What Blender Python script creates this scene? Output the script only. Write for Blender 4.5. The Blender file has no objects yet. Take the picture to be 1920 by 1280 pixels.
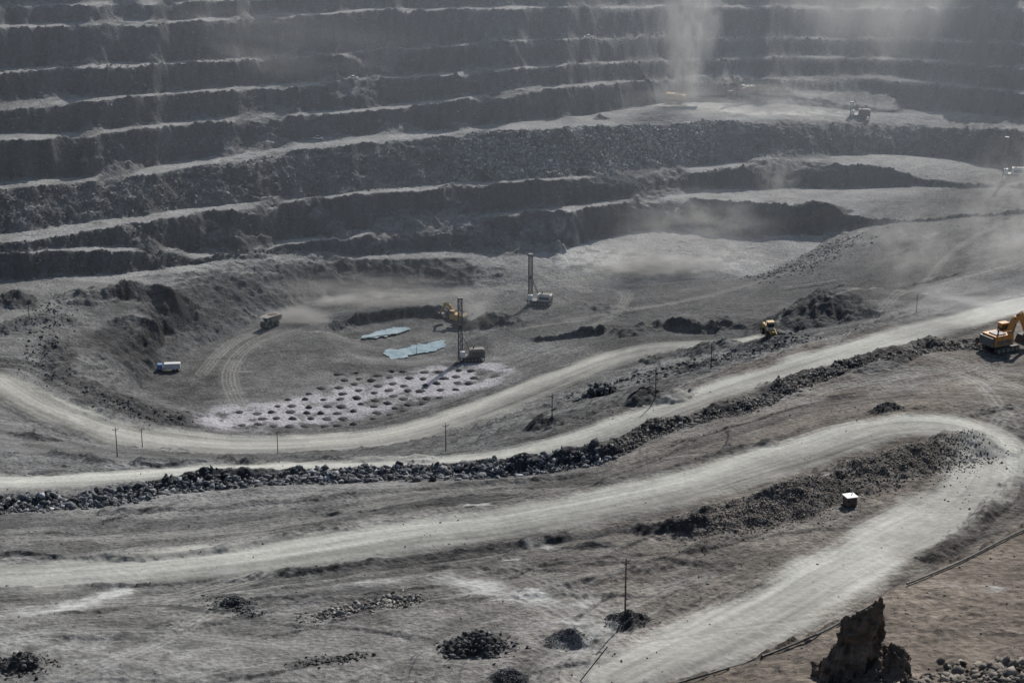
import bpy, math, time, random
import numpy as np
from mathutils import Vector, Matrix, noise as mnoise
T0=time.time()
random.seed(7); rng=np.random.default_rng(11)
H=245.0; PITCH=math.radians(17.8); F=1920/(2*math.tan(math.radians(15)))
cp,sp=math.cos(PITCH),math.sin(PITCH)
scene=bpy.context.scene
# ---------------- survey helpers (sight lines -> ground positions) --------------
def sight(u,v):
    U=(np.asarray(u,float)-960)/F; V=(640-np.asarray(v,float))/F
    y=cp+V*sp; z=-sp+V*cp
    return U/y, -z/y          # a = x/y , t = drop per metre of y
# ---------------- noise -----------------
TAB=rng.random((8,256,256)).astype(np.float32)
def vnoise(x,y,s=0):
    ix=np.floor(x).astype(np.int32); iy=np.floor(y).astype(np.int32)
    fx=(x-ix).astype(np.float32); fy=(y-iy).astype(np.float32)
    fx=fx*fx*(3-2*fx); fy=fy*fy*(3-2*fy)
    t=TAB[s%8]; x0=ix&255; x1=(ix+1)&255; y0=iy&255; y1=(iy+1)&255
    a=t[x0,y0]; b=t[x1,y0]; c=t[x0,y1]; d=t[x1,y1]
    a=a+(b-a)*fx; c=c+(d-c)*fx
    return (a+(c-a)*fy)*2-1
def fbm(x,y,scale,octv=4,s=0,gain=.5):
    r=0; amp=1; tot=0; f=1/scale
    for k in range(octv):
        r=r+amp*vnoise(x*f+17.3*k,y*f+9.1*k,s+k); tot+=amp; amp*=gain; f*=2.03
    return r/tot
def sstep(a,b,x):
    t=np.clip((x-a)/(b-a),0,1); return t*t*(3-2*t)
# ---------------- terrain grid -----------------
NC=1100; AM=.37
A=np.linspace(-AM,AM,NC)
ys=np.concatenate([np.arange(100,170,2.),np.arange(170,250,.4),np.arange(250,480,.45),np.arange(480,780,.75),
    np.arange(780,1030,.55),np.arange(1030,1230,2.5),np.geomspace(1230,9000,40)])
NR=len(ys)
Ssum=np.zeros((NR,NC)); Scnt=np.zeros((NR,NC))
def rast(a,y,z):
    j=(np.asarray(a)+AM)/(2*AM)*(NC-1); i=np.interp(y,ys,np.arange(NR)); z=np.asarray(z,float)
    for k in range(len(j)-1):
        n=int(max(abs(j[k+1]-j[k]),abs(i[k+1]-i[k]))*1.3)+2
        t=np.linspace(0,1,n)
        jj=np.round(j[k]+(j[k+1]-j[k])*t).astype(int); ii=np.round(i[k]+(i[k+1]-i[k])*t).astype(int)
        zz=z[k]+(z[k+1]-z[k])*t
        ok=(jj>=0)&(jj<NC)&(ii>=0)&(ii<NR)
        np.add.at(Ssum,(ii[ok],jj[ok]),zz[ok]); np.add.at(Scnt,(ii[ok],jj[ok]),1)
def line(pts,dY=0,dz=0,dv=0):
    p=np.array(pts,float)
    n=len(p); tt=np.linspace(0,n-1,(n-1)*12+1)
    u=np.interp(tt,np.arange(n),p[:,0]); v=np.interp(tt,np.arange(n),p[:,1])+dv; z=np.interp(tt,np.arange(n),p[:,2])
    a,t=sight(u,v); y=(H-z)/t
    rast(a,y+dY,z+dz)
# near bench on viewer's side
R1=[(-344,1500,146),(500,1450,146),(900,1370,146),(1230,1290,145),(1400,1238,145),(1530,1185,145),(1620,1125,145),(1700,1088,145),(1800,1045,144),(1920,985,143),(2264,850,140)]
line(R1); line(R1,dY=10,dz=-14)
line([(u,v+8,96) for u,v,z in R1])
rast([-AM,AM],[100,100],[165,165]); rast([-AM,AM],[150,150],[152,152])
line([(-344,1250,95),(500,1250,94),(900,1250,95),(1100,1240,96)])
line([(-344,1170,90),(500,1160,90),(900,1130,92),(1150,1100,93)])
line([(-344,1110,84),(0,1100,84),(250,1090,84),(500,1075,84.5),(700,1045,85),(900,1020,86),(1100,990,87),(1270,965,88),(1400,920,89),(1600,850,90.5),(1750,825,91.5),(1830,828,92)])
line([(-344,1080,84),(0,1070,84),(350,1035,84),(600,1000,84.5),(900,945,85.5),(1150,905,87),(1400,850,88.5),(1550,800,90),(1700,772,91),(1800,770,91),(1880,800,91),(1920,830,91),(2264,760,91)])
line([(1050,1290,96),(1300,1130,95),(1500,1010,94),(1700,915,93),(1830,840,92)])
line([(1170,1290,97),(1400,1190,97),(1560,1120,96),(1700,1045,95),(1850,930,93),(1920,880,92),(2264,800,92)])
BERM=[(-344,965,74),(0,950,74),(200,935,74),(350,912,75),(480,898,75),(700,890,75.5),(900,886,76),(1050,872,77),(1130,856,77.5),(1230,808,79),(1400,762,81),(1500,718,82),(1640,672,84),(1760,652,85),(1850,646,86)]
line([(u,v+14,z+1) for u,v,z in BERM]); line([(u,v-9,z-2.5) for u,v,z in BERM])
line([(1500,740,83),(1700,720,85),(1850,700,86),(1920,660,86),(2264,600,86)])
line([(1850,640,86),(1920,625,85.5),(2264,560,86)])
line([(-344,800,64),(0,850,66),(220,864,67.5),(520,867,68),(835,853,70),(900,838,71),(1035,806,72),(1228,742,75),(1333,703,76.5),(1500,650,79),(1700,600,81),(1920,557,82),(2264,480,84)])
line([(1030,770,48),(1120,748,44),(1220,715,42),(1300,676,40),(1400,655,34),(1480,645,32)])
line([(-344,700,30),(0,775,22),(100,812,14),(200,836,8),(350,848,4),(500,850,3),(650,846,3),(800,828,3),(950,782,5),(1100,732,8),(1200,692,11),(1300,658,14),(1400,636,16)])
line([(1500,634,30),(1600,617,32),(1700,592,36),(1920,550,45),(2264,500,50)])
line([(1480,628,22),(1560,610,22),(1700,570,30),(1920,500,40),(2264,450,46)])
line([(600,800,0),(750,770,0),(900,710,1),(1000,660,2)]); line([(480,690,0),(560,640,0),(560,740,0)])
# left rim
line([(330,548,18),(180,545,22),(130,560,22),(95,620,21),(80,690,19),(130,728,17),(210,748,13),(330,785,6),(430,802,3)])
line([(170,690,14),(165,650,16),(185,605,17),(240,592,16.5),(300,600,14)])
line([(620,552,.5),(500,592,0),(440,625,0),(360,655,0),(300,702,0),(265,722,0),(290,745,0),(360,772,0),(430,787,1)])
line([(285,700,0),(290,668,3),(310,630,5),(400,590,6)])
line([(0,600,23),(0,690,21),(100,748,17),(200,792,10),(300,815,6),(430,828,3)]); line([(-344,560,27),(-344,690,28)])
line([(620,552,.5),(700,545,1),(860,541,2),(960,535,4),(1040,540,4)])
line([(1000,590,3),(1180,560,4),(1180,530,5),(1080,530,5)])
line([(1000,641,3),(1150,630,6),(1300,624,9),(1420,628,12)]); line([(1000,632,4),(1100,615,9),(1200,607,12),(1350,601,14),(1460,600,16)])
line([(1200,560,9),(1400,560,13),(1600,540,20),(1750,520,27)])
line([(1340,535,8),(1420,522,12),(1490,505,15),(1560,475,19),(1610,440,20)]); line([(1250,525,7),(1340,525,7),(1420,512,8.5),(1480,490,10),(1530,465,11),(1545,447,12)])
E1=[(-344,600,26),(0,545,24),(350,508,18),(500,497,14),(650,488,12),(870,485,11),(960,500,8),(1080,530,5)]
line(E1)
# water sump
RIM=[(598,624),(625,604),(690,586),(770,574),(835,573),(868,590),(900,620),(905,655),(850,682),(760,690),(680,676),(620,645),(598,624)]
line([(u,v,0.5) for u,v in RIM])
cx,cy=750,632
line([(cx+(u-cx)*.86,cy+(v-cy)*.66+2,-3.6) for u,v in RIM[:7]])
line([(650,634,-3.9),(720,646,-3.9),(790,648,-3.9),(850,636,-3.9)]); line([(670,618,-3.9),(790,608,-3.9)]);line([(690,668,-2.9),(760,676,-2.9),(850,664,-2.9)])
# ---- stepped far wall: crest / flat lines with solved heights
us=np.arange(-344,2265,5.)
def L(*p):
    p=np.array(p,float); return np.interp(us,p[:,0],p[:,1])
T1=L((-344,580),(0,524),(200,513),(350,497),(500,484),(700,477),(900,467),(1000,463),(1060,460),(1150,442),(1250,428),(1340,430),(1450,440),(1540,440),(1600,427),(1700,415),(1800,410),(1920,400),(2264,400))
T1z=L((-344,26),(0,24),(350,18),(500,14),(700,12),(900,11),(1150,11),(1250,12),(1540,12),(1600,17),(1700,24),(1800,30),(1920,38),(2264,45))
chain=[
 (L((-344,530),(0,478),(190,470),(300,474),(360,488),(450,470),(640,450),(900,413),(1000,403),(1180,380),(1340,375),(1480,382),(1560,396),(1640,415),(1700,410),(1920,395),(2264,395)),.6,0),
 (L((-344,524),(0,472),(190,462),(300,458),(360,474),(450,462),(640,438),(900,402),(1000,392),(1180,372),(1340,352),(1500,352),(1700,352),(1920,352),(2264,362)),None,0),
 (L((-344,500),(0,455),(190,432),(300,415),(380,402),(600,376),(850,350),(1000,342),(1200,334),(1430,307),(1550,303),(1640,310),(1720,335),(1920,348),(2264,358)),.5,0),
 (L((-344,470),(0,438),(190,412),(380,388),(600,368),(850,343),(1000,335),(1200,322),(1430,297),(1640,288),(1800,298),(1920,318),(2264,330)),None,0),
 (L((-344,390),(0,355),(170,342),(300,325),(600,275),(900,249),(1100,240),(1230,237),(1340,226),(1520,227),(1700,238),(1920,246),(2264,260)),1.15,0),
 (L((-344,375),(0,342),(170,330),(300,309),(600,260),(900,236),(1100,213),(1250,192),(1340,187),(1520,190),(1700,203),(1920,220),(2264,230)),None,0),
 (L((-344,290),(0,262),(100,262),(200,250),(420,226),(700,208),(1000,172),(1170,155),(1400,150),(1640,149),(1920,180),(2264,195)),.6,0),
 (L((-344,275),(0,248),(100,252),(200,242),(420,218),(700,200),(1000,165),(1170,149),(1400,143),(1640,139),(1920,168),(2264,185)),None,0),
 (L((-344,225),(0,203),(300,180),(640,157),(960,131),(1200,116),(1500,108),(1700,113),(1920,130),(2264,145)),.6,0),
 (L((-344,216),(0,194),(300,172),(640,149),(960,125),(1200,110),(1500,102),(1700,107),(1920,123),(2264,138)),None,0),
 (L((-344,150),(0,136),(400,117),(700,101),(930,82),(1170,74),(1500,72),(1700,75),(1920,85),(2264,95)),.6,0),
 (L((-344,142),(0,129),(400,110),(700,95),(930,76),(1170,69),(1500,67),(1700,70),(1920,80),(2264,90)),None,0),
 (L((-344,60),(0,51),(300,45),(700,22),(1300,13),(1900,20),(2264,25)),.65,0),
 (L((-344,53),(0,45),(300,39),(700,16),(1300,8),(1900,14),(2264,18)),None,0),
 (L((-344,20),(0,14),(500,2),(1300,-30),(2264,-30)),.7,0),
 (L((-344,15),(0,9),(500,-3),(1300,-36),(2264,-36)),None,0),
 (L((-344,-90),(2264,-100)),.8,0),(L((-344,-100),(2264,-110)),None,0),
 (L((-344,-200),(2264,-210)),.8,0),(L((-344,-214),(2264,-224)),None,0),
 (L((-344,-330),(2264,-340)),1.,0),(L((-344,-360),(2264,-370)),None,0),
]
def jit(k,amp):
    return amp*(fbm(us,us*0+k*31.7,60,3,k%5)*1.0)
v=T1+jit(40,3); z=T1z.copy(); a,t=sight(us,v); y=(H-z)/t; rast(a,y,z)
WALL=[(a,y,z)]
for k,(vl,s,_) in enumerate(chain):
    vv=np.minimum(vl+jit(k,5 if s else 2.5),v-2.6)
    a,t=sight(us,vv)
    if s is None:
        yn=(H-z)/t; zn=z
    else:
        h=np.maximum(((H-z)/t-y)/(s+1/t),0.2); zn=z+h; yn=(H-zn)/t
    rast(a,yn,zn); v,y,z=vv,yn,zn; WALL.append((a,y,z))
rast([-AM,AM],[1500,1500],[232,232]); rast([-AM,AM],[9000,9000],[240,240])
# ---- membrane solve, coarse to fine
M=Scnt>0; C=np.where(M,Ssum/np.maximum(Scnt,1),0).astype(np.float32)
Zc=None
for f in (32,16,8,4,2,1):
    nr=-(-NR//f); nc=-(-NC//f)
    ps=np.zeros((nr*f,nc*f),np.float32); pm_=np.zeros((nr*f,nc*f),np.float32)
    ps[:NR,:NC]=C*M; pm_[:NR,:NC]=M
    s_=ps.reshape(nr,f,nc,f).sum((1,3)); m_=pm_.reshape(nr,f,nc,f).sum((1,3))
    k_=m_>0; c_=np.where(k_,s_/np.maximum(m_,1),0)
    if Zc is None: Zc=np.full((nr,nc),80,np.float32)
    else:
        Zc=np.repeat(np.repeat(Zc,2,0),2,1)[:nr,:nc]
    for it in range({32:400,16:250,8:160,4:110,2:70,1:45}[f]):
        Zc[k_]=c_[k_]
        P=np.pad(Zc,1,mode='edge')
        Zc=.25*(P[:-2,1:-1]+P[2:,1:-1]+P[1:-1,:-2]+P[1:-1,2:])
Z=Zc.astype(np.float32)
P=np.pad(Z,1,mode='edge'); Z=.5*Z+.125*(P[:-2,1:-1]+P[2:,1:-1]+P[1:-1,:-2]+P[1:-1,2:])
Y=np.repeat(ys[:,None],NC,1).astype(np.float32); X=(A[None,:]*ys[:,None]).astype(np.float32)
def hit(u,v):
    a,t=sight(u,v); j=int(round((float(a)+AM)/(2*AM)*(NC-1))); j=min(max(j,0),NC-1)
    ray=H-float(t)*ys
    k=np.nonzero(Z[:,j]>=ray)[0]; k=k[k>5]
    i=k[0] if len(k) else NR-1
    if i>0:
        d0=ray[i-1]-Z[i-1,j]; d1=Z[i,j]-ray[i]; w=d0/(d0+d1+1e-6); yy=ys[i-1]+(ys[i]-ys[i-1])*w
    else: yy=ys[0]
    return Vector((float(a)*yy,yy,H-float(t)*yy))
def ground(x,y):
    x=np.asarray(x,float);y=np.asarray(y,float)
    j=np.clip((x/y+AM)/(2*AM)*(NC-1),0,NC-1.01); i=np.clip(np.interp(y,ys,np.arange(NR)),0,NR-1.01)
    i0=i.astype(int); j0=j.astype(int); fi=i-i0; fj=j-j0
    return (Z[i0,j0]*(1-fi)*(1-fj)+Z[i0+1,j0]*fi*(1-fj)+Z[i0,j0+1]*(1-fi)*fj+Z[i0+1,j0+1]*fi*fj)
def wl(pts): return [hit(*p[:2]) for p in pts]
def dist_field(pw,R):
    px=np.array([p.x for p in pw]); py=np.array([p.y for p in pw])
    i0=np.searchsorted(ys,py.min()-R); i1=np.searchsorted(ys,py.max()+R)
    xs=X[i0:i1]; yy=Y[i0:i1]
    D=np.full(xs.shape,1e6,np.float32); S=np.zeros_like(D); G=np.zeros_like(D); acc=0
    for k in range(len(px)-1):
        dx,dy=px[k+1]-px[k],py[k+1]-py[k]; l=math.hypot(dx,dy)+1e-6
        r0=np.searchsorted(yy[:,0],min(py[k],py[k+1])-R); r1=np.searchsorted(yy[:,0],max(py[k],py[k+1])+R)
        ax=xs[r0:r1]-px[k]; ay=yy[r0:r1]-py[k]
        t=np.clip((ax*dx+ay*dy)/(l*l),0,1)
        ex=ax-t*dx; ey=ay-t*dy; d=np.sqrt(ex*ex+ey*ey)
        sg=np.sign(ax*dy-ay*dx)
        m=d<D[r0:r1]
        D[r0:r1]=np.where(m,d,D[r0:r1]); S[r0:r1]=np.where(m,acc+t*l,S[r0:r1]); G[r0:r1]=np.where(m,sg*d,G[r0:r1])
        acc+=l
    return i0,i1,D,S,G
def smooth_poly(pts,n=8):
    p=[Vector((q[0],q[1])) for q in pts]; out=[]
    for k in range(len(p)-1):
        a=p[max(k-1,0)];b=p[k];c=p[k+1];d=p[min(k+2,len(p)-1)]
        for s in range(n):
            t=s/n
            q=.5*((2*b)+(c-a)*t+(2*a-5*b+4*c-d)*t*t+(3*b-a-3*c+d)*t*t*t); out.append((q.x,q.y))
    out.append(tuple(p[-1])); return out
# ---- roads
ROADS=[([(-344,1105),(0,1084),(350,1058),(600,1027),(900,982),(1200,930),(1450,862),(1640,806),(1760,797),(1835,815),(1865,855),(1830,915),(1700,1000),(1550,1085),(1350,1190),(1180,1270)],9),
 ([(-344,880),(0,905),(300,888),(600,874),(860,866),(1000,848),(1150,805),(1300,750),(1500,684),(1700,628),(1920,573),(2264,485)],8),
 ([(0,715),(100,768),(250,818),(450,835),(700,822),(880,775),(1050,708),(1200,660),(1380,640)],11)]
RM=np.zeros((NR,NC),np.float32); FD=np.full((NR,NC),1e6,np.float32); FS=np.zeros((NR,NC),np.float32); FG=np.zeros((NR,NC),np.float32)
for (pts,w),R in zip(ROADS,(75,45,110)):
    i0,i1,D,S,G=dist_field(wl(smooth_poly(pts,4)),R)
    m=1-sstep(w-3.5,w+2.5,D+3.6*fbm(X[i0:i1],Y[i0:i1],11,4,3))
    RM[i0:i1]=np.maximum(RM[i0:i1],m)
    b_=D<FD[i0:i1]; b_&=(D<R)
    FD[i0:i1]=np.where(b_,D,FD[i0:i1]); FS[i0:i1]=np.where(b_,S,FS[i0:i1]); FG[i0:i1]=np.where(b_,G,FG[i0:i1])
hasf=FD<1e5
fgw=FG+1.8*fbm(X,Y,30,2,2)
STRK=np.where(hasf,fbm(fgw,FS*.03,1.4,3,2)*.6+.6*fbm(fgw,FS*.022,.6,2,5),0).astype(np.float32)
WIDE=np.where(hasf,fbm(fgw,FS*.05,5.5,3,1),0).astype(np.float32)
fadef=(1-sstep(30,75,FD))
# ---- minor tracks (light ruts)
TR=np.zeros((NR,NC),np.float32)
TRACKS=[([(820,1080),(960,1110),(1060,1150),(1110,1200),(1080,1270)],4),([(960,1060),(1080,1110),(1150,1150)],3.6),([(0,1150),(150,1130),(300,1120),(480,1080)],5),
 ([(0,600),(60,580),(150,560),(250,560)],4),([(380,700),(440,640),(560,600),(700,570),(900,545),(1060,535),(1170,545),(1150,590),(1080,620)],4),
 ([(1600,700),(1740,690),(1840,720),(1900,800)],2.5),([(1350,770),(1600,720),(1800,690),(1920,700)],3.5),([(850,490),(1000,505),(1100,545)],4),([(1700,660),(1800,680),(1920,730)],2.5),
 ([(0,1200),(250,1180),(600,1215),(900,1240)],3),([(100,1280),(300,1200),(420,1130)],3),([(200,1010),(500,985),(800,930),(1050,915)],3.5),([(1000,1280),(1060,1225),(1200,1120),(1320,1080)],3),([(0,1010),(300,1000),(600,960),(900,915)],2.5),
 ([(450,760),(430,700),(480,640),(600,600)],5),([(1890,770),(1850,840),(1920,900)],3),([(1040,520),(1200,530),(1330,520)],6),([(1060,600),(1300,560),(1500,500),(1620,430)],3),([(1560,640),(1700,560),(1800,460),(1920,400)],3)]
for pts,w in TRACKS:
    i0,i1,D,S,G=dist_field(wl(smooth_poly(pts,4)),w+2)
    m=(1-sstep(w*.5,w,D))*(.6+.4*np.sin(G*4.0))*(.75+.5*fbm(G,S*.04,1.5,2,2))
    TR[i0:i1]=np.maximum(TR[i0:i1],np.clip(m,0,1))
RUB=np.zeros((NR,NC),np.float32); DARK=np.zeros((NR,NC),np.float32); CALM=np.zeros((NR,NC),np.float32); DRUT=np.zeros((NR,NC),np.float32); SCR=np.zeros((NR,NC),np.float32)
def scrape(x0,y0,dirn,ln,w,light,curv):
    p=[]; x,y,d=x0,y0,dirn
    for k in range(8): p.append(Vector((x,y,0))); x+=math.cos(d)*ln/7; y+=math.sin(d)*ln/7; d+=curv
    i0,i1,D,S,G=dist_field(p,w+1.5)
    env=np.sin(np.clip(S/ln,0,1)*math.pi)
    m=(1-sstep(w*.35,w,D+w*.5*fbm(X[i0:i1],Y[i0:i1],2.5,2,3)))*np.clip(env*1.6,0,1)
    if light: TR[i0:i1]=np.maximum(TR[i0:i1],m*.8)
    else: DRUT[i0:i1]=np.maximum(DRUT[i0:i1],m); Z[i0:i1]+=m*.35*(1-RM[i0:i1])
for k in range(150):
    if k<115: y0=random.uniform(262,440); x0=random.uniform(-.3,.3)*y0; th=math.atan2(.55 if x0>0 else .12,1)
    else: y0=random.uniform(640,840); x0=random.uniform(-.2,.24)*y0; th=.1
    scrape(x0,y0,th+random.gauss(0,.35),random.uniform(12,55),random.uniform(.35,1.2)*(1 if k<115 else 1.8),random.random()<.4,random.gauss(0,.07))
def ridge(pts,w,h,rough=.35,s=1,dark=0):
    i0,i1,D,S,G=dist_field(wl(smooth_poly(pts,4)),w+3)
    n=fbm(X[i0:i1],Y[i0:i1],w*.7,3,s)
    prof=np.clip(1-D/w*(1+.4*n),0,1)
    env=np.clip(1+rough*1.2*fbm(S,S*0,12,3,s+2),0,2)
    Z[i0:i1]+=h*np.power(prof,.85)*env+prof*rough*.8*fbm(X[i0:i1],Y[i0:i1],2.2,3,s+1)
    if dark: DARK[i0:i1]=np.maximum(DARK[i0:i1],dark*sstep(.05,.3,prof*env))
def region(pts,w,arr,val=1.,soft=.5,s=4):
    i0,i1,D,S,G=dist_field(wl(pts),w*1.5)
    m=val*(1-sstep(w*(1-soft),w*1.1,D+w*.45*fbm(X[i0:i1],Y[i0:i1],w*.5,4,s)))
    arr[i0:i1]=np.maximum(arr[i0:i1],m)
def mound(u,v,rx,ry,h,dark=1.,rot=0,s=2):
    c=hit(u,v); R=max(rx,ry)*1.5
    i0=np.searchsorted(ys,c.y-R); i1=np.searchsorted(ys,c.y+R)
    dx=X[i0:i1]-c.x; dy=Y[i0:i1]-c.y; cr,sr=math.cos(rot),math.sin(rot)
    ex=(dx*cr+dy*sr)/rx; ey=(-dx*sr+dy*cr)/ry
    r=np.sqrt(ex*ex+ey*ey)*(1+.45*fbm(X[i0:i1]+u,Y[i0:i1]+v,min(rx,ry)*.9,3,s))
    p=np.clip(1-r,0,1)
    Z[i0:i1]+=h*p*1.15+np.clip(p*4,0,1)*.35*fbm(X[i0:i1],Y[i0:i1],1.6,2,s+1)
    DARK[i0:i1]=np.maximum(DARK[i0:i1],dark*sstep(.0,.12,p)); return c
PILES={}
BL_=[(u,v) for u,v,z in BERM]
ridge(BL_,4.8,2.9,.7); region(BL_,4.0,RUB,.5); region(BL_,4.8,DARK,.7)
SPOIL=[(1290,985),(1400,965),(1520,925),(1640,880),(1750,850),(1820,835)]
ridge(SPOIL,9.5,3.6,.4,3); region(SPOIL,9,RUB,.25); region(SPOIL,8,DARK,.3)
for pts,w,h,s,dk in [([(1050,1010),(1300,978)],3,1.1,1,.5),([(270,868),(430,866)],4,1.6,5,.5),([(470,868),(620,862),(800,862)],4,1.3,5,.4),([(100,850),(200,868)],4,1.8,5,.6),([(1010,800),(1060,795)],5,2.4,5,.7),([(1200,752),(1260,745)],5,2.2,5,.7),
   ([(1300,690),(1350,683)],5,2,5,.7),([(1560,700),(1640,690),(1700,672)],4,1.6,6,.5),([(1245,672),(1300,662),(1420,655),(1480,650)],9,3.5,6,.6),([(1180,625),(1300,612),(1420,612)],5,2.5,6,.8),
   ([(480,1082),(700,1055),(900,1030),(1050,1008)],2.4,.9,2,.7),([(0,1040),(250,1045),(450,1025),(620,985)],2.0,.7,3,.6),([(0,1105),(200,1098),(450,1088)],1.6,.5,4,.5),([(1130,905),(1250,880),(1350,850),(1440,830)],3,1.2,4,.6),
   ([(200,960),(420,950),(700,925),(950,905),(1100,890)],2.5,.8,5,.5),([(1000,1110),(1250,1060),(1380,990)],3,.9,1,.3),([(1440,720),(1550,745),(1640,730)],3,.8,2,.3),
   ([(1910,905),(1830,985),(1750,1045)],3,1.5,3,.7),([(0,620),(60,600),(130,600)],5,2,2,.6),([(130,560),(250,548),(340,556)],7,3,3,.5),([(960,610),(1100,575),(1180,590)],6,1.2,3,.3)]:
    ridge(pts,w,h,.6,s,dk)
for (u,v,rx,ry,h) in [(895,1215,5.6,5.2,2.6),(1068,1200,4.6,4.0,2.6),(1178,1165,4.2,3.6,2.4),(958,1268,3.6,2.5,1.5),(40,1245,5,3.5,1.8),(1663,768,6,3.5,2.0),(60,820,8,6,2.6),(1120,745,7,6,4.5),
     (1570,592,40,28,12.),(925,605,12,8,4.),(30,565,10,8,4),(440,1135,4.5,2.5,1.4),(1110,1025,5,2.5,1.),(1045,470,5,4,4),(1125,222,4,3,2),(910,258,4,3,2),(120,874,2,1.5,.8),(1010,265,4,3,1.5),(1540,400,14,8,4)]:
    PILES[(u,v)]=mound(u,v,rx,ry,h)
region([(560,1245),(700,1225)],2.5,DARK,.8); region([(280,1130),(420,1145)],1.6,DARK,.9); region([(430,1130),(480,1160)],2,DARK,.6); region([(190,1205),(320,1162)],1.0,DARK,.9)
region([(1260,640),(1100,590),(1000,600)],34,DARK,.8); region([(1250,560),(1450,560),(1650,500)],50,DARK,.8); region([(1650,480),(1800,400),(1900,380)],60,DARK,.5); region([(1560,610),(1700,600)],24,DARK,.7)
region([(560,690),(640,660)],14,DARK,.3,.9); region([(960,560),(1120,560)],18,DARK,.5,.9)
region([(640,690),(700,692),(860,690),(900,640)],9,DARK,.85); region([(1150,760),(1300,700)],22,DARK,.75); region([(950,815),(1050,780)],16,DARK,.7)
region([(0,975),(300,985),(600,960),(900,925)],10,DARK,.6,.9); region([(1100,900),(1350,820),(1600,740)],7,DARK,.35,.9); region([(0,870),(220,880)],5,DARK,.3,.9)
region([(330,575),(450,545),(560,520)],16,RUB,.9); region([(330,575),(450,545),(560,522)],15,DARK,.75); region([(560,530),(700,515),(860,512)],11,DARK,1.); region([(205,645),(250,650)],14,DARK,.95); region([(110,640),(110,700),(220,745),(320,785)],7,RUB,1.); region([(110,640),(110,700),(220,745),(320,785)],7,DARK,.7)  # DARK paints shade onto the inner pit walls, which the sun would graze
region([(150,575),(300,565)],9,DARK,.5)
region([(640,600),(770,582),(860,585)],5,DARK,.8)
region([(640,1210),(800,1240),(900,1180)],10,DARK,.5,.9); region([(500,1120),(650,1105),(760,1110)],4,DARK,.6,.8); region([(1250,1090),(1350,1040)],9,DARK,.5,.9); region([(1760,1010),(1900,920)],14,DARK,.6)
region([(690,624),(760,624)],9,CALM,1.,.2); region([(725,658),(830,652)],10,CALM,1.,.2)
for pts,w in [([(392,406),(455,466)],8),([(592,380),(645,442)],8),([(395,420),(420,450)],10),([(905,420),(930,455)],8),([(690,125),(740,98)],10),([(640,158),(700,185)],8),([(1000,420),(1010,450)],8),([(250,425),(290,470)],6),([(850,350),(870,395)],7)]: region(pts,w,SCR,1.,.7)
def grads(Z):
    gy=np.gradient(Z,ys,axis=0).astype(np.float32); gx=(np.gradient(Z,A,axis=1)/ys[:,None]).astype(np.float32)
    return np.sqrt(gx*gx+gy*gy)
pc=hit(735,630)
pit=np.exp(-(((X-pc.x)/75)**2+((Y-pc.y)/60)**2)**2)
W_=16; cs=np.cumsum(np.pad(Z,((W_+1,W_),(0,0)),mode='edge'),0); ZB=((cs[2*W_+1:]-cs[:-2*W_-1])/(2*W_+1)).astype(np.float32)
ms=sstep(.14,.34,fbm(X+Z*2.5,Z*3.,34,2,3))*(Y>700)*(Y<1060)*(1-pit)*.85*(1-.6*sstep(50,75,Z))
ms=np.maximum(ms,SCR)
Z=Z*(1-ms)+ZB[:NR]*ms
fl=fbm(X,Y*.15,13,3,6)
wy=(2.0*fbm(X,Y,14,3,1)+3.2*fl+1.*np.abs(fbm(X,Y,5,2,3)))*np.where(Y>480,1,.35)*(1-.9*RM)*(Y<1100)
tgt=np.interp((Y+wy).ravel(),ys,np.arange(NR)).reshape(NR,NC)
i0=np.clip(np.floor(tgt).astype(int),0,NR-2); fr=(tgt-i0).astype(np.float32); jj=np.arange(NC)[None,:]
Zw=Z[i0,jj]*(1-fr)+Z[i0+1,jj]*fr
Z=(Z+(Zw-Z)*(1-pit)).astype(np.float32)
SL0=grads(Z); steep=sstep(.22,.65,SL0)
rough=np.clip(np.maximum(steep,RUB),0,1)*(1-CALM)
rough=np.where((Y<480)&(Y>262),np.minimum(rough,.35),rough)
wild=sstep(-.1,.5,fbm(X,Y,38,3,6))
n1=fbm(X,Y,6,4,2); n2=fbm(X,Y,2.2,3,4); rid=1-np.abs(fbm(X,Y,7,3,5))*2.2; gul=1-np.abs(fbm(X,Y*.25,4.5,3,1))*2.5
near=(Y<480)
Z+=rough*(n1*1.3+n2*.8+rid*.5+gul*.7*(Y>600))*(Y<1200)
Z+=(1-RM)*(1-rough)*(1-CALM)*(np.where(near,.18+.65*wild,.14+.45*wild))*(n1*.8+n2*.55)*(1-.6*pit)
Z+=(STRK*.18+WIDE*.4)*fadef*(1-RM)*(1-CALM)
Z+=RM*(STRK*.07+.15*fbm(X,Y,20,2,1))
Z-=TR*.14
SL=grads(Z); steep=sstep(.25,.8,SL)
# ---- colours (albedo, plus shade painted on pit walls and gullies)
def lerp(a,b,m): return a+(b-a)*m[...,None]
col=np.zeros((NR,NC,3),np.float32); col[:]=(.152,.152,.149)
big=fbm(X,Y,60,4,3); med=fbm(X,Y,7,4,1); fine=fbm(X,Y,1.6,3,6); wallv=fbm(X,Z*2.,40,3,5)
col*=(1+.6*big+.4*med+.26*fine+fadef*(.4*STRK+.6*WIDE))[...,None]
warm=(sstep(470,380,Y)*(.25+.5*sstep(-60,60,X))).astype(np.float32); col=lerp(col,col*np.array((1.1,.99,.89),np.float32),warm)
col=lerp(col,np.array((.066,.063,.059),np.float32),sstep(.0,.4,fbm(X,Y,22,5,0,.6)+.25*WIDE*fadef)*.65*(Y<640))
bx=sstep(-20,70,X-(Y-330)*.12)*(Y<530)
bx=np.clip(bx*(.65+.6*fbm(X,Y,30,3,2)),0,1); nb=(Y<262)*1.
brown=np.maximum(bx*.75,nb*.9).astype(np.float32)
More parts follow.
